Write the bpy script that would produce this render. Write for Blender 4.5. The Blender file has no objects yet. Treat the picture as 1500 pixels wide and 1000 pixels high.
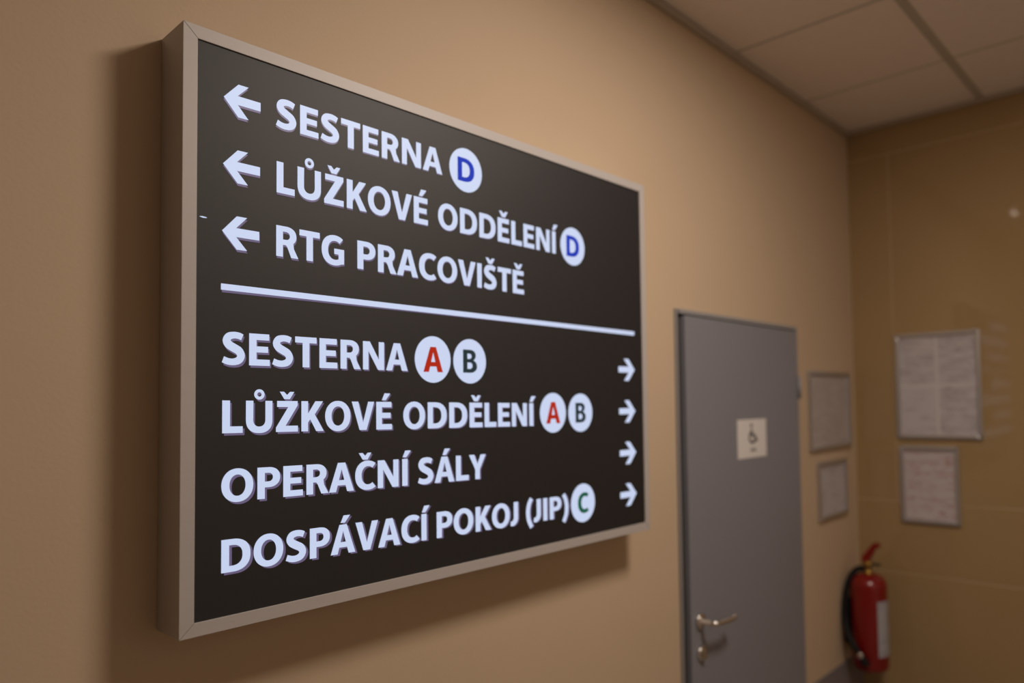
import bpy, bmesh, math, random
from mathutils import Vector, Matrix

random.seed(4)
scene = bpy.context.scene
COL = scene.collection

# ------------------------------------------------------------------ camera
# left wall is the plane y = 0 (room at y < 0), +x runs down the corridor, floor z = 0
ZS = 0.08                                   # floor offset from the calibration
CAM = Vector((0.0, -1.3716, 1.6566 + ZS))
YAW, PITCH, ROLL, FPX, CX, CY = 0.6891, 0.0411, -0.0176, 1063.46, 909.65, 547.84
fw = Vector((math.cos(YAW) * math.cos(PITCH), math.sin(YAW) * math.cos(PITCH), math.sin(PITCH)))
rt = Vector((math.sin(YAW), -math.cos(YAW), 0))
up = rt.cross(fw)
r2 = rt * math.cos(ROLL) + up * math.sin(ROLL)
u2 = -rt * math.sin(ROLL) + up * math.cos(ROLL)
cd = bpy.data.cameras.new('camera')
cam = bpy.data.objects.new('camera', cd)
COL.objects.link(cam)
M = Matrix.Identity(4)
for i in range(3):
    M[i][0], M[i][1], M[i][2], M[i][3] = r2[i], u2[i], -fw[i], CAM[i]
cam.matrix_world = M
cd.sensor_fit = 'HORIZONTAL'
cd.sensor_width = 36
cd.lens = FPX * 36 / 1500
cd.shift_x = (750 - CX) / 1500
cd.shift_y = (CY - 500) / 1500
cd.clip_start = 0.02
cd.dof.use_dof = True
cd.dof.focus_distance = 1.28
cd.dof.aperture_fstop = cd.lens / 17.0
scene.camera = cam

# ------------------------------------------------------------------ world, exposure
w = bpy.data.worlds.new('world')
scene.world = w
w.use_nodes = True
w.node_tree.nodes['Background'].inputs[0].default_value = (1.0, 0.8, 0.6, 1)
w.node_tree.nodes['Background'].inputs[1].default_value = 0.02
vs = scene.view_settings
vs.view_transform = 'Standard'
vs.look = 'None'
vs.exposure = 0.0
vs.gamma = 1.0
vs.use_curve_mapping = False

LAMP = Vector((1.45, -1.26, 2.9708 + ZS))
LAMP_POWER = 29.5
LAMP_COLOR = (1.0, 0.87, 0.755)

# ------------------------------------------------------------------ dimensions
XC = 3.4444            # end wall
HC = 2.9708 + ZS       # ceiling
XB, YB = -2.64, -2.72  # back wall, opposite wall
SX0, SX1 = 0.4458, 1.6689
SZ0, SZ1 = 1.297 + ZS, 2.2931 + ZS
SD, SB = 0.0956, 0.022
DX0, DX1, DZ = 1.941, 2.8152, 1.9674 + ZS


# ------------------------------------------------------------------ materials
def mat(name, base, rough=0.5, metal=0.0, spec=0.5, var=0.0, vscale=8.0, bump=0.0, bscale=60.0,
        emit=None, estr=1.0, coat=0.0, stretch=None):
    m = bpy.data.materials.new(name)
    m.use_nodes = True
    nt = m.node_tree
    b = nt.nodes['Principled BSDF']
    b.inputs['Base Color'].default_value = (*base, 1)
    b.inputs['Roughness'].default_value = rough
    b.inputs['Metallic'].default_value = metal
    b.inputs['Specular IOR Level'].default_value = spec
    if coat:
        b.inputs['Coat Weight'].default_value = coat
        b.inputs['Coat Roughness'].default_value = 0.08
    if emit:
        b.inputs['Emission Color'].default_value = (*emit, 1)
        b.inputs['Emission Strength'].default_value = estr
    if var or bump:
        tc = nt.nodes.new('ShaderNodeTexCoord')
        mp = nt.nodes.new('ShaderNodeMapping')
        nt.links.new(tc.outputs['Object'], mp.inputs[0])
        if stretch:
            mp.inputs['Scale'].default_value = stretch
    if var:
        n = nt.nodes.new('ShaderNodeTexNoise')
        n.inputs['Scale'].default_value = vscale
        n.inputs['Detail'].default_value = 5
        nt.links.new(mp.outputs[0], n.inputs['Vector'])
        r = nt.nodes.new('ShaderNodeMix')
        r.data_type = 'RGBA'
        r.inputs[6].default_value = (*[c * (1 - var) for c in base], 1)
        r.inputs[7].default_value = (*[min(1, c * (1 + var)) for c in base], 1)
        nt.links.new(n.outputs['Fac'], r.inputs[0])
        nt.links.new(r.outputs[2], b.inputs['Base Color'])
    if bump:
        n2 = nt.nodes.new('ShaderNodeTexNoise')
        n2.inputs['Scale'].default_value = bscale
        n2.inputs['Detail'].default_value = 4
        nt.links.new(mp.outputs[0], n2.inputs['Vector'])
        bp = nt.nodes.new('ShaderNodeBump')
        bp.inputs['Strength'].default_value = bump
        bp.inputs['Distance'].default_value = 0.002
        nt.links.new(n2.outputs['Fac'], bp.inputs['Height'])
        nt.links.new(bp.outputs['Normal'], b.inputs['Normal'])
    return m


def paper_mat(name, base, ink, seed, rows=60.0, density=0.5):
    """flat print: grey lines of small text, in blocks, on white paper (object space x/z)"""
    m = bpy.data.materials.new(name)
    m.use_nodes = True
    nt = m.node_tree
    b = nt.nodes['Principled BSDF']
    b.inputs['Roughness'].default_value = 0.35
    b.inputs['Coat Weight'].default_value = 0.3
    b.inputs['Coat Roughness'].default_value = 0.15
    tc = nt.nodes.new('ShaderNodeTexCoord')

    def noise(scale, loc):
        mp = nt.nodes.new('ShaderNodeMapping')
        mp.inputs['Scale'].default_value = scale
        mp.inputs['Location'].default_value = loc
        nt.links.new(tc.outputs['Object'], mp.inputs[0])
        n = nt.nodes.new('ShaderNodeTexNoise')
        n.inputs['Scale'].default_value = 1.0
        n.inputs['Detail'].default_value = 2
        nt.links.new(mp.outputs[0], n.inputs['Vector'])
        return n.outputs['Fac']

    def math_node(op, a, v):
        n = nt.nodes.new('ShaderNodeMath')
        n.operation = op
        n.use_clamp = True
        nt.links.new(a, n.inputs[0])
        if isinstance(v, (int, float)):
            n.inputs[1].default_value = v
        else:
            nt.links.new(v, n.inputs[1])
        return n.outputs[0]
    blocks = noise((9, 0, 42), (seed * 3.1, 0, seed * 1.7))
    lines = noise((30, 0, rows * 6), (seed * 5.3, 0, seed))
    bm = math_node('MULTIPLY', math_node('SUBTRACT', blocks, 1 - density), 6.0)
    lm = math_node('MULTIPLY', math_node('SUBTRACT', lines, 0.42), 5.0)
    fac = math_node('MULTIPLY', bm, lm)
    fac = math_node('MULTIPLY', fac, 0.75)
    mx = nt.nodes.new('ShaderNodeMix')
    mx.data_type = 'RGBA'
    mx.inputs[6].default_value = (*base, 1)
    mx.inputs[7].default_value = (*ink, 1)
    nt.links.new(fac, mx.inputs[0])
    nt.links.new(mx.outputs[2], b.inputs['Base Color'])
    return m


M_WALL = mat('beige_wall_paint', (0.585, 0.44, 0.30), 0.75, var=0.03, vscale=3.0, bump=0.15, bscale=140)
M_TILE = mat('glossy_brown_tile', (0.37, 0.25, 0.12), 0.055, spec=0.5, var=0.05, vscale=2.5)
M_GROUT = mat('light_grout', (0.46, 0.335, 0.19), 0.7)
M_WALL2 = mat('off_white_wall_paint', (0.76, 0.68, 0.58), 0.8, var=0.02, vscale=3.0)
M_CEIL = mat('mineral_ceiling_tile', (0.88, 0.80, 0.75), 0.9, var=0.04, vscale=30, bump=0.3, bscale=220)
M_GRID = mat('ceiling_grid_metal', (0.52, 0.48, 0.42), 0.5)
M_FLOOR = mat('floor_linoleum', (0.30, 0.245, 0.195), 0.4, var=0.08, vscale=14)
M_ALU = mat('brushed_aluminium', (0.50, 0.465, 0.445), 0.55, metal=0.12, var=0.03, vscale=6, bump=0.06,
            bscale=40, stretch=(1, 1, 12))
M_ALU_SIDE = M_ALU
M_PANEL = mat('dark_acrylic_panel', (0.0075, 0.0062, 0.0075), 0.58, spec=0.66)
M_LIT = mat('lit_white_acrylic', (0.10, 0.10, 0.12), 0.5, emit=(0.515, 0.60, 0.81), estr=1.0)
M_GHOST = mat('lavender_ghost_glow', (0.05, 0.05, 0.07), 0.4, emit=(0.105, 0.082, 0.165), estr=1.0)  # double image of the lit shapes, added as a dim glowing copy
M_BLUE = mat('lit_blue_print', (0.003, 0.006, 0.03), 0.6, spec=0.2, emit=(0.004, 0.030, 0.42))
M_RED = mat('lit_red_print', (0.03, 0.005, 0.003), 0.6, spec=0.2, emit=(0.40, 0.016, 0.002))
M_BLACK = mat('lit_black_print', (0.01, 0.01, 0.01), 0.6, spec=0.2, emit=(0.010, 0.026, 0.032))
M_GREEN = mat('lit_green_print', (0.005, 0.01, 0.01), 0.6, spec=0.2, emit=(0.003, 0.085, 0.045))
M_DOOR = mat('grey_door_laminate', (0.24, 0.24, 0.272), 0.42, var=0.02, vscale=4)
M_DFRAME = mat('grey_steel_frame', (0.30, 0.29, 0.30), 0.4)
M_DARK = mat('dark_box_gap_shade', (0.03, 0.027, 0.024), 0.8)  # dark back of the sign box; in the door joint, painted shade
M_STEEL = mat('satin_steel', (0.72, 0.69, 0.66), 0.22, metal=1.0)
M_WHITE = mat('white_card', (0.78, 0.75, 0.74), 0.5)
M_INK = mat('black_ink', (0.03, 0.03, 0.035), 0.6)
M_INKGREY = mat('grey_ink', (0.2, 0.19, 0.19), 0.6)
M_EXTRED = mat('red_enamel', (0.20, 0.0015, 0.0015), 0.28, coat=0.3)
M_HOSE = mat('black_rubber_hose', (0.007, 0.007, 0.0075), 0.6, spec=0.25)
M_BRASS = mat('brass', (0.38, 0.23, 0.05), 0.42, metal=0.8)
M_GUARD = mat('grey_wall_guard', (0.20, 0.175, 0.19), 0.5)
M_PLASTIC = mat('white_plastic', (0.75, 0.72, 0.68), 0.4)
M_BACK = mat('frame_backing', (0.62, 0.58, 0.58), 0.7)


# ------------------------------------------------------------------ helpers
def link(name, me, m=None, parent=None, loc=None):
    o = bpy.data.objects.new(name, me)
    COL.objects.link(o)
    if m:
        me.materials.append(m)
    if parent:
        o.parent = parent
    if loc is not None:
        o.location = loc
    return o


def from_bm(name, bm, m, parent=None, loc=None, smooth=False):
    bmesh.ops.recalc_face_normals(bm, faces=bm.faces)
    me = bpy.data.meshes.new(name)
    bm.to_mesh(me)
    bm.free()
    if smooth:
        for p in me.polygons:
            p.use_smooth = True
    return link(name, me, m, parent, loc)


def bm_box(bm, a, b, bevel=0.0):
    r = bmesh.ops.create_cube(bm, size=1.0)
    vs_ = r['verts']
    for v in vs_:
        for i in range(3):
            v.co[i] = (a[i] + b[i]) / 2 + v.co[i] * (b[i] - a[i])
    if bevel:
        es = list({e for v in vs_ for e in v.link_edges})
        bmesh.ops.bevel(bm, geom=es, offset=bevel, segments=2, affect='EDGES', profile=0.6)


def box(name, a, b, m, parent=None, bevel=0.0):
    """box from corner a to corner b, origin at the parent's origin"""
    bm = bmesh.new()
    bm_box(bm, a, b, bevel)
    return from_bm(name, bm, m, parent)


def prism(name, pts, y0, y1, m, parent=None, bevel=0.0):
    """polygon in x/z extruded along y"""
    bm = bmesh.new()
    f = bm.faces.new([bm.verts.new((x, y0, z)) for x, z in pts])
    ex = bmesh.ops.extrude_face_region(bm, geom=[f])
    for v in ex['geom']:
        if isinstance(v, bmesh.types.BMVert):
            v.co.y = y1
    if bevel:
        bmesh.ops.bevel(bm, geom=list(bm.edges), offset=bevel, segments=2, affect='EDGES', profile=0.6)
    return from_bm(name, bm, m, parent)


def lathe(name, prof, m, parent=None, axis='z', n=32, loc=(0, 0, 0)):
    bm = bmesh.new()
    rings = []
    for r, h in prof:
        ring = []
        for k in range(n):
            a = 2 * math.pi * k / n
            c, s = r * math.cos(a), r * math.sin(a)
            p = {'z': (c, s, h), 'y': (c, h, s), 'x': (h, c, s)}[axis]
            ring.append(bm.verts.new([p[i] + loc[i] for i in range(3)]))
        rings.append(ring)
    for a, b in zip(rings, rings[1:]):
        for k in range(n):
            bm.faces.new((a[k], a[(k + 1) % n], b[(k + 1) % n], b[k]))
    bm.faces.new(rings[0])
    bm.faces.new(rings[-1])
    o = from_bm(name, bm, m, parent, smooth=True)
    return o


def catmull(P, n=8):
    P = [Vector(p) for p in P]
    out = []
    for i in range(len(P) - 1):
        p0, p1, p2, p3 = P[max(0, i - 1)], P[i], P[i + 1], P[min(len(P) - 1, i + 2)]
        for k in range(n):
            t = k / n
            out.append(0.5 * (2 * p1 + (p2 - p0) * t + (2 * p0 - 5 * p1 + 4 * p2 - p3) * t * t
                              + (3 * p1 - p0 - 3 * p2 + p3) * t ** 3))
    out.append(P[-1])
    return out


def tube(name, pts, r, m, parent=None, n=12):
    """tube along pts; r a number or a list per point"""
    bm = bmesh.new()
    pts = [Vector(p) for p in pts]
    rings = []
    ref = Vector((0.13, 0.37, 0.92)).normalized()
    for i, p in enumerate(pts):
        t = (pts[min(i + 1, len(pts) - 1)] - pts[max(i - 1, 0)]).normalized()
        a = (ref - t * ref.dot(t)).normalized()
        b = t.cross(a)
        rr = r[i] if isinstance(r, (list, tuple)) else r
        rings.append([bm.verts.new(p + (a * math.cos(2 * math.pi * k / n) + b * math.sin(2 * math.pi * k / n)) * rr)
                      for k in range(n)])
    for a, b in zip(rings, rings[1:]):
        for k in range(n):
            bm.faces.new((a[k], a[(k + 1) % n], b[(k + 1) % n], b[k]))
    bm.faces.new(rings[0])
    bm.faces.new(rings[-1])
    return from_bm(name, bm, m, parent, smooth=True)


def empty(name, loc, rz=0.0):
    o = bpy.data.objects.new(name, None)
    o.empty_display_size = 0.05
    COL.objects.link(o)
    o.location = loc
    o.rotation_euler = (0, 0, rz)
    return o


def tag(o, label, cat, group=None):
    o['label'] = label
    o['category'] = cat
    if group:
        o['group'] = group
    return o


def structure(o, label, cat):
    o['kind'] = 'structure'
    return tag(o, label, cat)


# ------------------------------------------------------------------ room shell
bm = bmesh.new()
T = 0.16
bm_box(bm, (XB, 0, 0), (DX0, T, HC + 0.1))
bm_box(bm, (DX0, 0, DZ), (DX1, T, HC + 0.1))
bm_box(bm, (DX1, 0, 0), (XC + T, T, HC + 0.1))
structure(from_bm('wall_left', bm, M_WALL), 'beige painted corridor wall carrying the lit sign and the grey door', 'wall')

o = box('wall_end', (XC + 0.0012, YB, 0), (XC + T, 0, HC + 0.1), M_GROUT)
structure(o, 'glossy brown tiled end wall behind the notice frames', 'wall')
rows = [0.0, 0.932, 1.262, 2.902, HC]
G = 0.0032
for i in range(4):
    cols = [0.0, -0.197, -1.397, YB] if i == 2 else [0.0, -0.86, -2.06, YB]
    for j in range(3):
        bmt = bmesh.new()
        bm_box(bmt, (XC, cols[j + 1] + G, rows[i] + G), (XC + 0.010, cols[j] - G, rows[i + 1] - G), 0.0012)
        from_bm('wall_tile', bmt, M_TILE, o)

structure(box('wall_opposite', (XB, YB - T, 0), (XC + T, YB, HC + 0.1), M_WALL2),
          'off-white corridor wall facing the sign, outside the picture', 'wall')
structure(box('wall_back', (XB - T, YB, 0), (XB, 0, HC + 0.1), M_WALL2),
          'off-white corridor wall behind the viewer, outside the picture', 'wall')
structure(box('floor', (XB, YB, -0.1), (XC + T, T, 0), M_FLOOR), 'brown linoleum corridor floor, below the picture', 'floor')

# suspended ceiling: dark void slab, tiles and T bars
ceil = box('ceiling', (XB, YB, HC + 0.03), (XC + T, T, HC + 0.12), M_GRID)
structure(ceil, 'suspended ceiling of pale square panels in a metal grid', 'ceiling')
xs = [XC]
x = 2.962
while x > XB:
    xs.append(x)
    x -= 0.6
xs.append(XB)
ys = [0.0, -0.612, -1.212, -1.812, -2.412, YB]
for i in range(len(xs) - 1):
    for j in range(len(ys) - 1):
        a0, a1 = xs[i + 1] + 0.008, xs[i] - 0.008
        b0, b1 = ys[j + 1] + 0.008, ys[j] - 0.008
        bmt = bmesh.new()
        bm_box(bmt, (a0, b0, HC), (a1, b1, HC + 0.018), 0.003)
        from_bm('ceiling_tile', bmt, M_CEIL, ceil)
for y in ys[1:-1]:
    box('main_bar', (XB, y - 0.017, HC - 0.001), (XC, y + 0.017, HC + 0.030), M_GRID, ceil)
for x in xs[1:-1]:
    box('cross_bar', (x - 0.0075, YB, HC + 0.003), (x + 0.0075, 0, HC + 0.030), M_GRID, ceil)
M_TRIM = mat('wall_angle_metal', (0.46, 0.40, 0.33), 0.5)
structure(box('trim_1', (XB, -0.022, HC - 0.022), (XC - 0.001, -0.0005, HC - 0.001), M_TRIM, bevel=0.002),
          'narrow metal angle where the ceiling meets the painted wall', 'trim')
structure(box('trim_2', (XC - 0.020, YB, HC - 0.018), (XC - 0.0005, -0.023, HC - 0.001), M_TRIM, bevel=0.002),
          'narrow metal angle where the ceiling meets the tiled wall', 'trim')
structure(box('trim_3', (DX1 + 0.004, -0.006, 0.0), (XC - 0.001, -0.0003, 0.545), M_GUARD, bevel=0.0015),
          'dark grey wall guard low beside the corner under the fire extinguisher', 'wall guard')

# ------------------------------------------------------------------ recessed lamp and an added glint lamp (above the picture)
def downlight(loc, radius, power, label, glow):
    t = empty('ceiling_lamp', loc)
    tag(t, label, 'lamp')
    prof = [(radius * 1.02, -0.001), (radius * 1.02, -0.006), (radius * 1.16, -0.006), (radius * 1.18, -0.001)]
    bmr = bmesh.new()
    rings = []
    for r, h in prof:
        rings.append([bmr.verts.new((r * math.cos(2 * math.pi * k / 40), r * math.sin(2 * math.pi * k / 40), h)) for k in range(40)])
    for a, b in zip(rings, rings[1:] + rings[:1]):
        for k in range(40):
            bmr.faces.new((a[k], a[(k + 1) % 40], b[(k + 1) % 40], b[k]))
    from_bm('trim_ring', bmr, M_PLASTIC, t)
    lathe('diffuser', [(radius, -0.004), (radius, -0.001)],
          mat('lamp_diffuser', (0.8, 0.8, 0.8), 0.4, emit=LAMP_COLOR, estr=glow), t, n=40)
    if power:
        ld = bpy.data.lights.new('lamp_light', 'AREA')
        ld.shape = 'DISK'
        ld.size = radius * 2
        ld.energy = power
        ld.color = LAMP_COLOR
        lo = bpy.data.objects.new('lamp_light', ld)
        COL.objects.link(lo)
        lo.parent = t
        lo.location = (0, 0, -0.009)
    return t


downlight((LAMP.x, LAMP.y, HC), 0.23, LAMP_POWER, 'round white recessed ceiling lamp in front of the sign, above the picture', 4.0)
downlight((1.15, -0.29, HC), 0.015, 0, 'small round lamp added in the ceiling above the sign for the tile glint, out of frame', 40.0)  # unseen lamp, added so the glossy tiles show a bright spot

# ------------------------------------------------------------------ lettering
W, B = 0.245, 0.195   # stem and bar thickness for cap height 1


def arc(cx, cy, rx, ry, a0, a1, n=18, e=2.2):
    out = []
    for k in range(n + 1):
        a = math.radians(a0 + (a1 - a0) * k / n)
        c, s = math.cos(a), math.sin(a)
        out.append((cx + rx * math.copysign(abs(c) ** (2 / e), c), cy + ry * math.copysign(abs(s) ** (2 / e), s)))
    return out


def stroke(pts, hw):
    P = catmull([(x, y, 0) for x, y in pts], 6)
    n = len(P)
    L, R = [], []
    for i, p in enumerate(P):
        t = (P[min(i + 1, n - 1)] - P[max(i - 1, 0)]).normalized()
        u = i / (n - 1) * (len(hw) - 1)
        k = min(int(u), len(hw) - 2)
        h = hw[k] + (hw[k + 1] - hw[k]) * (u - k)
        L.append((p.x - t.y * h, p.y + t.x * h))
        R.append((p.x + t.y * h, p.y - t.x * h))
    return L + R[::-1]


def glyph(c):
    """contours, advance width, left/right side bearings"""
    if c == 'A':
        return [[(0, 0), (.35, 1), (.64, 1), (.99, 0), (.72, 0), (.655, .22), (.335, .22), (.27, 0)],
                [(.385, .40), (.605, .40), (.495, .79)]], .99, .0, .0
    if c == 'B':
        return [[(0, 0), (0, 1)] + arc(.38, .755, .36, .245, 90, -50, 12) + arc(.40, .285, .41, .285, 60, -90, 14),
                [(W, .60)] + [(W, .83)] + arc(.37, .715, .125, .115, 90, -90, 10),
                [(W, .17)] + [(W, .445)] + arc(.39, .3075, .155, .1375, 90, -90, 10)], .81, .08, .04
    if c == 'C':
        return [arc(.52, .5, .52, .52, 52, 308, 30) + arc(.54, .5, .28, .325, 308, 52, 26)], .83, .045, .03
    if c == 'D':
        return [[(0, 0), (0, 1)] + arc(.36, .5, .58, .5, 90, -90, 22, 2.3),
                [(W, .185), (W, .815)] + arc(.35, .5, .33, .315, 90, -90, 20, 2.3)], .94, .08, .045
    if c == 'E':
        return [[(0, 0), (0, 1), (.68, 1), (.68, 1 - B), (W, 1 - B), (W, .605), (.64, .605), (.64, .415), (W, .415),
                 (W, B), (.70, B), (.70, 0)]], .70, .08, .04
    if c == 'G':
        return [arc(.53, .5, .53, .52, 50, 300, 30) + [(.93, .06), (.93, .56), (.52, .56), (.52, .375), (.70, .375), (.70, .205)]
                + arc(.55, .5, .29, .325, 295, 50, 24)], .93, .045, .07
    if c == 'I':
        return [[(0, 0), (0, 1), (W, 1), (W, 0)]], W, .08, .08
    if c == 'J':
        return [[(.20, 1), (.445, 1)] + arc(.06, .33, .385, .35, 0, -80, 12, 2.0) + [(0, .0), (.02, .19)] +
                arc(.05, .35, .15, .16, -75, 0, 8, 2.0)], .445, .0, .08
    if c == 'K':
        return [[(0, 0), (0, 1), (W, 1), (W, .58), (.53, 1), (.82, 1), (.50, .56), (.85, 0), (.56, 0), (.33, .40), (W, .29), (W, 0)]], .85, .08, .0
    if c == 'L':
        return [[(0, 0), (0, 1), (W, 1), (W, B + .01), (.66, B + .01), (.66, 0)]], .66, .08, .02
    if c == 'N':
        return [[(0, 0), (0, 1), (.29, 1), (.69, .36), (.69, 1), (.92, 1), (.92, 0), (.65, 0), (.23, .67), (.23, 0)]], .92, .08, .08
    if c == 'O':
        return [arc(.51, .5, .51, .52, 0, 352, 44, 2.1), arc(.51, .5, .26, .33, 0, 352, 44, 2.1)], 1.02, .045, .045
    if c == 'P':
        return [[(0, 0), (0, 1)] + arc(.38, .68, .39, .32, 90, -90, 18) + [(W, .36), (W, 0)],
                [(W, .545), (W, .82)] + arc(.37, .6825, .155, .1375, 90, -90, 12)], .77, .08, .02
    if c == 'R':
        return [[(0, 0), (0, 1)] + arc(.37, .70, .385, .30, 90, -48, 16) + [(.66, .30), (.83, 0), (.56, 0), (.42, .32), (.36, .39), (W, .39), (W, 0)],
                [(W, .565), (W, .825)] + arc(.36, .695, .15, .13, 90, -90, 12)], .83, .08, .01
    if c == 'S':
        return [stroke([(.64, .855), (.52, .90), (.36, .91), (.20, .86), (.135, .73), (.21, .61), (.37, .52), (.53, .43), (.60, .29),
                        (.53, .15), (.36, .09), (.18, .10), (.02, .155)],
                       [.098, .10, .102, .115, .125, .13, .13, .13, .125, .115, .102, .10, .098])], .73, .045, .045
    if c == 'T':
        return [[(0, 1), (.80, 1), (.80, 1 - B), (.525, 1 - B), (.525, 0), (.275, 0), (.275, 1 - B), (0, 1 - B)]], .80, .02, .02
    if c == 'U':
        return [[(0, 1)] + arc(.45, .40, .45, .42, 180, 360, 22, 2.3) + [(.90, 1), (.66, 1)] + arc(.45, .40, .21, .215, 360, 180, 16, 2.2) + [(W, 1)]], .90, .075, .075
    if c == 'V':
        return [[(0, 1), (.27, 1), (.48, .26), (.70, 1), (.96, 1), (.62, 0), (.33, 0)]], .96, .0, .0
    if c == 'Y':
        return [[(0, 1), (.28, 1), (.455, .61), (.64, 1), (.91, 1), (.58, .40), (.58, 0), (.335, 0), (.335, .40)]], .91, .0, .0
    if c == 'Z':
        return [[(.04, 1), (.78, 1), (.78, .86), (.34, B), (.79, B), (.79, 0), (0, 0), (0, .14), (.44, 1 - B), (.04, 1 - B)]], .79, .04, .04
    if c == '(':
        return [stroke([(.33, 1.06), (.19, .85), (.12, .60), (.11, .40), (.16, .12), (.33, -.20)], [.10, .11, .115, .115, .11, .10])], .42, .05, .03
    if c == ')':
        return [stroke([(.09, 1.06), (.23, .85), (.30, .60), (.31, .40), (.26, .12), (.09, -.20)], [.10, .11, .115, .115, .11, .10])], .42, .03, .05
    raise KeyError(c)


CARON = [(-.26, 1.30), (-.11, 1.30), (0, 1.195), (.11, 1.30), (.26, 1.30), (.10, 1.06), (-.10, 1.06)]
ACUTE = [(-.10, 1.06), (.02, 1.31), (.28, 1.31), (.07, 1.06)]
MARKS = {'Ů': ('U', 'ring'), 'Ž': ('Z', 'caron'), 'É': ('E', 'acute'), 'Ě': ('E', 'caron'), 'Í': ('I', 'acute'), 'Š': ('S', 'caron'),
         'Č': ('C', 'caron'), 'Á': ('A', 'acute')}


def word(text, x0, x1, h):
    """contours of a word, cap height h, fitted between x0 and x1, baseline 0"""
    cs, pen, prev = [], 0.0, None
    for ch in text:
        base, mark = MARKS.get(ch, (ch, None))
        con, wd, lb, rb = glyph(base)
        if prev is not None:
            pen += lb + prev + 0.015
        cs += [[(px + pen, py) for px, py in c] for c in con]
        mx = pen + wd / 2
        if mark == 'caron':
            cs.append([(px + mx, py) for px, py in CARON])
        elif mark == 'acute':
            cs.append([(px + mx, py) for px, py in ACUTE])
        elif mark == 'ring':
            cs.append(arc(mx, 1.20, .175, .165, 0, 345, 23, 2))
            cs.append(arc(mx, 1.20, .075, .07, 0, 340, 17, 2))
        pen += wd
        prev = rb
    k = (x1 - x0) / pen
    return [[(x0 + px * k, py * h) for px, py in c] for c in cs]


def flat_mesh(name, contours, m, parent, y, thick=0.0006, xf=None):
    """filled contours (x, z) as a thin plate whose front is at y"""
    cu = bpy.data.curves.new(name + '_outline', 'CURVE')
    cu.dimensions = '2D'
    cu.fill_mode = 'BOTH'
    cu.extrude = thick / 2
    for c in contours:
        s = cu.splines.new('POLY')
        s.points.add(len(c) - 1)
        for p, (px, pz) in zip(s.points, c):
            if xf:
                px, pz = xf(px, pz)
            p.co = (px, pz, 0, 1)
        s.use_cyclic_u = True
    tmp = bpy.data.objects.new('tmp', cu)
    COL.objects.link(tmp)
    dg = bpy.context.evaluated_depsgraph_get()
    dg.update()
    me = bpy.data.meshes.new_from_object(tmp.evaluated_get(dg))
    bpy.data.objects.remove(tmp)
    bpy.data.curves.remove(cu)
    for v in me.vertices:
        px, pz, d = v.co
        v.co = (px, y + thick / 2 - d, pz)
    me.name = name
    me.materials.clear()
    o = link(name, me, m, parent)
    return o


# ------------------------------------------------------------------ the light box sign
sign = empty('light_box_sign', (SX0, 0, SZ0))
tag(sign, 'large black backlit direction sign with silver frame and white lettering on the wall', 'sign')
SW, SH = SX1 - SX0, SZ1 - SZ0
g = 0.00035


def mitred_frame(parent, w_, h_, b_, y0, y1, m, gap, bevel, name='frame_rail', profile=None):
    """four mitred rails around (0,0)-(w,h); y0 back, y1 front"""
    q = [[(0, 0), (w_, 0), (w_ - b_, b_), (b_, b_)], [(0, h_), (b_, h_ - b_), (w_ - b_, h_ - b_), (w_, h_)],
         [(0, 0), (b_, b_), (b_, h_ - b_), (0, h_)], [(w_, 0), (w_, h_), (w_ - b_, h_ - b_), (w_ - b_, b_)]]
    offs = [(0, -1), (0, 1), (-1, 0), (1, 0)]
    for poly, (ox, oz) in zip(q, offs):
        pts = []
        for px, pz in poly:
            # pull the mitred ends back a hair so that the joint shows
            if oz:
                px += gap if px < w_ / 2 else -gap
            else:
                pz += gap if pz < h_ / 2 else -gap
            pts.append((px, pz))
        prism(name, pts, y0, y1, m, parent, bevel)


mitred_frame(sign, SW, SH, SB, -0.001, -SD, M_ALU, g, 0.0006)
box('back_box', (0.004, -SD + 0.012, 0.004), (SW - 0.004, -0.002, SH - 0.004), M_DARK, sign)
box('face_panel', (SB - 0.002, -SD + 0.006, SB - 0.002), (SW - SB + 0.002, -SD + 0.003, SH - SB + 0.002), M_PANEL, sign)
YF = -SD + 0.003          # front of the face panel
TH = 0.0006
Y_GHOST = YF - 0.0005
Y_TXT = YF - 0.0010
Y_COL = YF - 0.0014

# rows: words (text, x0, x1), baseline at x=0.06 and at x=1.0, cap height
ROWS = [
    ([('SESTERNA', .1521, .5100)], .8650, .8575, .0535),
    ([('LŮŽKOVÉ', .1528, .4722), ('ODDĚLENÍ', .4986, .8553)], .7470, .7400, .0560),
    ([('RTG', .1524, .2813), ('PRACOVIŠTĚ', .3093, .7451)], .6335, .6235, .0550),
    ([('SESTERNA', .0632, .4205)], .4372, .4310, .0550),
    ([('LŮŽKOVÉ', .0636, .3835), ('ODDĚLENÍ', .4100, .7706)], .3228, .3070, .0545),
    ([('OPERAČNÍ', .0627, .4191), ('SÁLY', .4446, .6223)], .2085, .1920, .0540),
    ([('DOSPÁVACÍ', .0632, .4638), ('POKOJ', .4895, .7177), ('(JIP)', .7440, .8876)], .0930, .0765, .0540),
]


def ghost_shift(px, pz):
    """shift and slight turn of the added ghost copy, seen as a lavender edge"""
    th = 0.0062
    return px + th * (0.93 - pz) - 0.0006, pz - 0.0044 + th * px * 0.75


for words, b0, b1, h in ROWS:
    con = []
    for t, x0, x1 in words:
        for c in word(t, x0, x1, h):
            con.append([(px, pz + b0 + (b1 - b0) * (px - .06) / .94) for px, pz in c])
    o = flat_mesh('text_line', con, M_LIT, sign, Y_TXT)
    o['label'] = 'lit white lettering ' + ' '.join(t for t, _, _ in words)
    flat_mesh('text_ghost', con, M_GHOST, sign, Y_GHOST, xf=ghost_shift)

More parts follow.
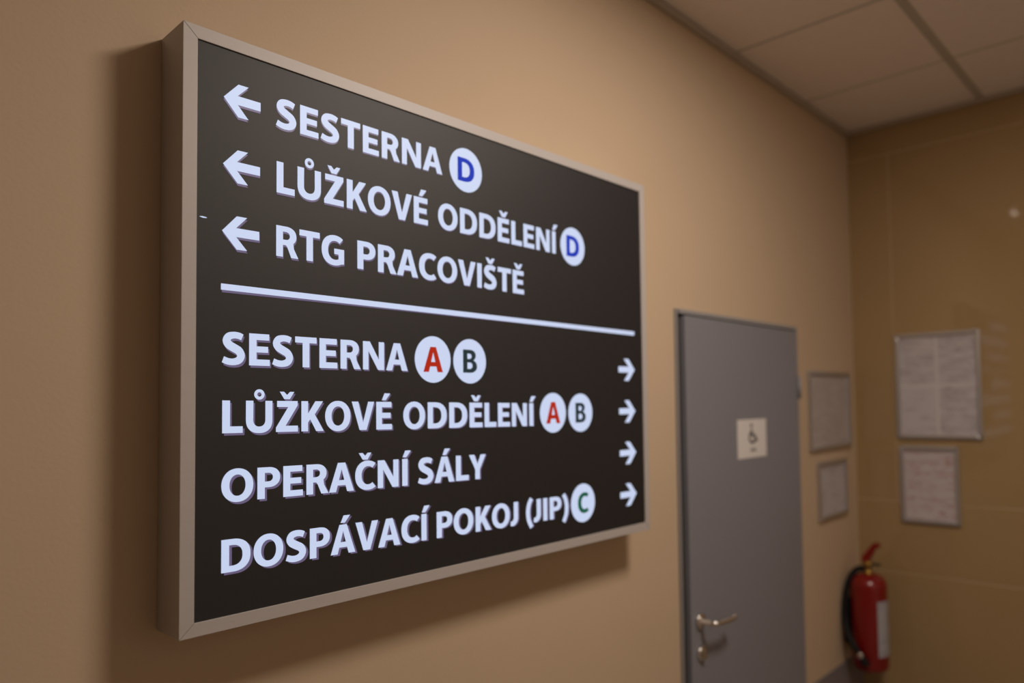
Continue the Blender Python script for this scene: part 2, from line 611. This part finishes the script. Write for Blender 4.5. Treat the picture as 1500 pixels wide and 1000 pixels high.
ARROW = [(0, 0), (.0236, .0280), (.0405, .0280), (.0225, .0076), (.061, .0076), (.061, -.0076), (.0225, -.0076),
         (.0405, -.0290), (.0236, -.0290)]
for ax, az in ((.0635, .8905), (.0628, .7760), (.0618, .6620)):
    con = [[(ax + px, az + pz) for px, pz in ARROW]]
    flat_mesh('left_arrow', con, M_LIT, sign, Y_TXT)
    flat_mesh('arrow_ghost', con, M_GHOST, sign, Y_GHOST, xf=ghost_shift)
for ax, az in ((1.1665, .4555), (1.1665, .3395), (1.1665, .2240), (1.1655, .1090)):
    con = [[(ax - px * 1.16, az + pz * 1.08) for px, pz in ARROW]]
    flat_mesh('right_arrow', con, M_LIT, sign, Y_TXT)
dv = [[(.0606, .5620), (.0606, .5725), (1.1675, .5645), (1.1675, .5535)]]
flat_mesh('divider_line', dv, M_LIT, sign, Y_TXT)
flat_mesh('divider_ghost', dv, M_GHOST, sign, Y_GHOST, xf=ghost_shift)

for ch, bx, bz, m, cap in (('D', .5742, .8864, M_BLUE, .053), ('D', .9180, .7690, M_BLUE, .054),
                           ('A', .4830, .4605, M_RED, .053), ('B', .5807, .4600, M_BLACK, .051),
                           ('A', .8384, .3410, M_RED, .053), ('B', .9384, .3393, M_BLACK, .051),
                           ('C', .9430, .1070, M_GREEN, .051)):
    r = 0.0450
    disc = flat_mesh('letter_badge', [arc(bx, bz, r, r * 1.09, 0, 354, 59, 2)], M_LIT, sign, Y_TXT)
    con, wd, _, _ = glyph(ch)
    kx = cap * 0.93
    pts = [[(bx + (px - wd / 2) * kx, bz + (pz - .5) * cap) for px, pz in c] for c in con]
    lt = flat_mesh('badge_letter', pts, m, disc, Y_COL)
    lt['label'] = {'D': 'blue', 'A': 'red', 'B': 'black', 'C': 'green'}[ch] + ' letter ' + ch

# a little white glint put in as a glowing sliver, left of the third arrow
flat_mesh('glint_mark', [[(.0265, .6790), (.031, .6802), (.037, .6794), (.0385, .6783), (.032, .6776)]], M_LIT, sign, Y_TXT)

# ------------------------------------------------------------------ the door
door = empty('door_1', (DX0, 0, 0))
structure(door, 'flat grey door with steel lever handle beside the sign', 'door')
DW = DX1 - DX0
for nm, a, b in (('frame_jamb', (0.001, -0.010, 0), (0.009, 0.10, DZ - 0.001)),
                 ('frame_jamb', (DW - 0.014, -0.014, 0), (DW - 0.001, 0.10, DZ - 0.001)),
                 ('frame_head', (0.014, -0.014, DZ - 0.016), (DW - 0.014, 0.10, DZ - 0.001))):
    box(nm, a, b, M_DFRAME, door, 0.002)
box('rebate_shade', (0.009, 0.032, 0), (DW - 0.014, 0.060, DZ - 0.016), M_DARK, door)  # added dark sheet behind the leaf, darkens the open joints like shade
box('edge_shade', (0.009, 0.002, 0), (0.038, 0.032, DZ - 0.017), M_DARK, door)  # shade of the gap beside the leaf, put in as a dark strip
LX0, LX1, LZ = 0.040, DW - 0.016, DZ - 0.021
bm = bmesh.new()
bm_box(bm, (LX0, -0.018, 0.008), (LX1, 0.030, LZ), 0.004)
from_bm('leaf', bm, M_DOOR, door)
# lever handle
hx, hz = 2.030 - DX0, 0.937 + ZS
YL = -0.018
hd = lathe('handle_rosette', [(0.025, YL), (0.025, YL - 0.008), (0.021, YL - 0.010), (0.010, YL - 0.011), (0.0095, YL - 0.046)], M_STEEL, door,
           axis='y', loc=(hx, 0, hz))
lev = catmull([(hx, YL - 0.044, hz), (hx + 0.010, YL - 0.060, hz), (hx + 0.05, YL - 0.061, hz - 0.003), (hx + 0.085, YL - 0.061, hz - 0.006), (hx + 0.122, YL - 0.056, hz - 0.006)], 5)
tube('lever', lev, [0.0095] * 6 + [0.0088] * (len(lev) - 6), M_STEEL, hd)
lathe('lever_tip', [(0.006, -0.010), (0.0105, -0.006), (0.0105, 0.004), (0.006, 0.008)], M_STEEL, hd, axis='x', loc=lev[-1])
lk = lathe('lock_rosette', [(0.024, YL), (0.024, YL - 0.008), (0.020, YL - 0.010)], M_STEEL, door, axis='y', loc=(hx + 0.004, 0, hz - 0.105))
box('lock_cylinder', (hx - 0.005, YL - 0.018, hz - 0.122), (hx + 0.013, YL - 0.010, hz - 0.092), M_STEEL, lk, 0.003)
for zz in (1.712 + ZS, 0.32):
    lathe('hinge', [(0.007, zz - 0.045), (0.007, zz + 0.045)], M_DFRAME, door, n=16, loc=(DW - 0.012, -0.024, 0))

# wheelchair notice taped to the door
nx0, nx1, nz0, nz1 = 2.2995, 2.513, 1.4490 + ZS, 1.5912 + ZS
nt_ = empty('door_notice', (nx0, -0.0181, nz0))
tag(nt_, 'white paper notice with black wheelchair symbol taped to the grey door', 'notice')
NW, NH = nx1 - nx0, nz1 - nz0
box('sheet', (0, -0.0012, 0), (NW, 0, NH), M_WHITE, nt_)
cx_, k = NW * 0.52, NH


def nstroke(pts, hw):
    return [(cx_ + px * k * 0.85, (.37 + (pz - .19) * .80) * k) for px, pz in stroke(pts, hw)]


sym = [nstroke([(-.07, .66), (-.06, .54), (-.05, .46), (.04, .45), (.12, .44), (.16, .36), (.20, .29), (.27, .30)], [.045] * 8),
       ]
flat_mesh('wheelchair_figure', sym, M_INK, nt_, -0.0016, 0.0004)
flat_mesh('wheelchair_head', [arc(cx_ - .07 * k, .838 * k, .05 * k, .05 * k, 0, 345, 23, 2)], M_INK, nt_, -0.0016, 0.0004)
ring = [(-.10, .56), (-.20, .48), (-.22, .36), (-.16, .26), (-.04, .22), (.08, .26), (.13, .33)]
flat_mesh('wheelchair_wheel', [nstroke(ring, [.04] * 7)], M_INK, nt_, -0.0020, 0.0004)
for q in range(3):
    xq = cx_ + (-.13 + .10 * q) * k
    flat_mesh('small_print', [[(xq, .16 * k), (xq + .08 * k, .16 * k), (xq + .08 * k, .24 * k), (xq, .24 * k)]], M_INKGREY, nt_, -0.0016, 0.0004)

# ------------------------------------------------------------------ notice frames
M_SNAP = mat('snap_frame_aluminium', (0.62, 0.60, 0.60), 0.32, metal=0.85)


def snap_frame(loc, rz, w_, h_, label, pages, rail=0.020):
    t = empty('notice_frame', loc, rz)
    tag(t, label, 'picture frame', 'snap frames with printed notices in the corner')
    mitred_frame(t, w_, h_, rail, -0.001, -0.017, M_SNAP, 0.0003, 0.0065)
    box('backing', (0.004, -0.004, 0.004), (w_ - 0.004, -0.0012, h_ - 0.004), M_BACK, t)
    for i, (x0, z0, x1, z1, m) in enumerate(pages):
        box('page', (x0, -0.0052, z0), (x1, -0.0042, z1), m, t)
    return t


P_GREY = [paper_mat('printed_page', (0.56, 0.52, 0.535), (0.20, 0.17, 0.18), s, 60, d) for s, d in ((1, .50), (2, .60), (3, .58), (4, .62))]
P_RED = paper_mat('printed_page_red', (0.58, 0.53, 0.54), (0.36, 0.15, 0.14), 7, 50, .60)
P_PALE = paper_mat('printed_page_pale', (0.50, 0.45, 0.455), (0.34, 0.28, 0.28), 9, 70, .62)
P_DARK = paper_mat('printed_page_dark', (0.52, 0.49, 0.52), (0.17, 0.15, 0.15), 12, 40, .50)


def grid_pages(w_, h_, nx, nz, mats, rail=0.020, gap=0.014):
    out = []
    iw, ih = w_ - 2 * rail, h_ - 2 * rail
    for b in range(nz):
        for a in range(nx):
            out.append((rail + a * iw / nx + gap / 2 * (a > 0), rail + b * ih / nz + gap / 2 * (b > 0),
                        rail + (a + 1) * iw / nx - gap / 2 * (a < nx - 1), rail + (b + 1) * ih / nz - gap / 2 * (b < nz - 1),
                        mats[(b * nx + a) % len(mats)]))
    return out


# end wall faces -x: local +x runs to world -y
RZ = -math.pi / 2
w_, h_ = 0.368, 0.484
snap_frame((XC, -0.2045, 1.4742 + ZS), RZ, w_, h_, 'large upright silver frame with four printed pages on the brown tiles',
           grid_pages(w_, h_, 2, 2, P_GREY))
w_, h_ = 0.260, 0.352
snap_frame((XC, -0.2105, 1.0900 + ZS), RZ, w_, h_, 'small upright silver frame with reddish print below the four-page frame',
           grid_pages(w_, h_, 1, 1, [P_RED]))
w_, h_ = 0.446, 0.350
snap_frame((2.921, 0, 1.4380 + ZS), 0, w_, h_, 'wide silver frame with pale notice on the painted wall beside the door',
           grid_pages(w_, h_, 1, 1, [P_PALE]))
w_, h_ = 0.312, 0.258
snap_frame((2.990, 0, 1.1310 + ZS), 0, w_, h_, 'small silver frame with dark print below the wide frame by the door',
           grid_pages(w_, h_, 1, 1, [P_DARK]))

# ------------------------------------------------------------------ fire extinguisher, hung on the left wall
EX, EY, EZ = 3.262, -0.113, 0.452 + ZS
ext = empty('fire_extinguisher', (EX, EY, EZ))
tag(ext, 'red fire extinguisher with black hose hanging on the wall in the corner', 'fire extinguisher')
R = 0.079
prof = [(0.060, 0.0), (0.074, 0.004), (R, 0.018), (R, 0.366)]
for k in range(1, 9):
    a = math.radians(90 * k / 8)
    prof.append((0.021 + (R - 0.021) * math.cos(a), 0.366 + 0.055 * math.sin(a)))
lathe('cylinder', prof, M_EXTRED, ext, n=40)
vb = lathe('valve', [(0.020, 0.416), (0.020, 0.428), (0.015, 0.430), (0.015, 0.452), (0.019, 0.454), (0.019, 0.472), (0.012, 0.476)], M_BRASS, ext, n=20)
# carrying handle and squeeze lever point to the front (-y)
bm = bmesh.new()
bm_box(bm, (-0.010, -0.055, 0.460), (0.010, 0.016, 0.468), 0.003)
from_bm('carry_handle', bm, M_HOSE, ext)
prism_pts = [(0.024, 0.466), (-0.004, 0.472), (-0.024, 0.506), (-0.038, 0.534), (-0.056, 0.542), (-0.054, 0.562), (-0.028, 0.560), (-0.002, 0.528), (0.026, 0.494)]
bm = bmesh.new()
f = bm.faces.new([bm.verts.new((-0.012, a, b)) for a, b in prism_pts])
ex = bmesh.ops.extrude_face_region(bm, geom=[f])
for v in ex['geom']:
    if isinstance(v, bmesh.types.BMVert):
        v.co.x = 0.012
bmesh.ops.bevel(bm, geom=list(bm.edges), offset=0.002, segments=1, affect='EDGES')
from_bm('squeeze_lever', bm, M_EXTRED, ext)
lathe('pressure_gauge', [(0.014, 0.0), (0.014, 0.010), (0.010, 0.012)], M_PLASTIC, ext, axis='x', n=20, loc=(0.016, -0.001, 0.440))
hose = catmull([(0, 0.016, 0.440), (-0.008, 0.052, 0.432), (-0.030, 0.080, 0.385), (-0.048, 0.093, 0.300), (-0.062, 0.090, 0.215),
                (-0.084, 0.066, 0.155), (-0.095, 0.034, 0.110), (-0.094, 0.008, 0.078)], 7)
hs = tube('hose', hose, 0.0140, M_HOSE, ext, 14)
nz_ = catmull([(-0.094, 0.008, 0.078), (-0.093, -0.004, 0.062), (-0.092, -0.014, 0.040)], 5)
tube('nozzle', nz_, [0.013 + 0.0006 * i for i in range(len(nz_))], M_HOSE, hs, 14)
lathe('nozzle_clip', [(0.012, -0.006), (0.014, 0.0), (0.010, 0.005)], M_STEEL, ext, axis='x', n=16, loc=(-0.108, 0.006, 0.082))
# label wraps the front of the cylinder
bm = bmesh.new()
cols_ = []
for k in range(25):
    a = math.radians(-134 + 112 * k / 24)
    cols_.append([bm.verts.new(((R + 0.0008) * math.cos(a), (R + 0.0008) * math.sin(a), z)) for z in (0.070, 0.312)])
for a, b in zip(cols_, cols_[1:]):
    bm.faces.new((a[0], b[0], b[1], a[1]))
M_LABEL = paper_mat('extinguisher_label', (0.40, 0.40, 0.44), (0.14, 0.14, 0.18), 21, 30, .5)
lb = from_bm('label_sheet', bm, M_LABEL, ext, smooth=True)
# wall bracket
box('wall_bracket', (-0.020, 0.070, 0.10), (0.020, 0.1125, 0.30), M_HOSE, ext, 0.003)
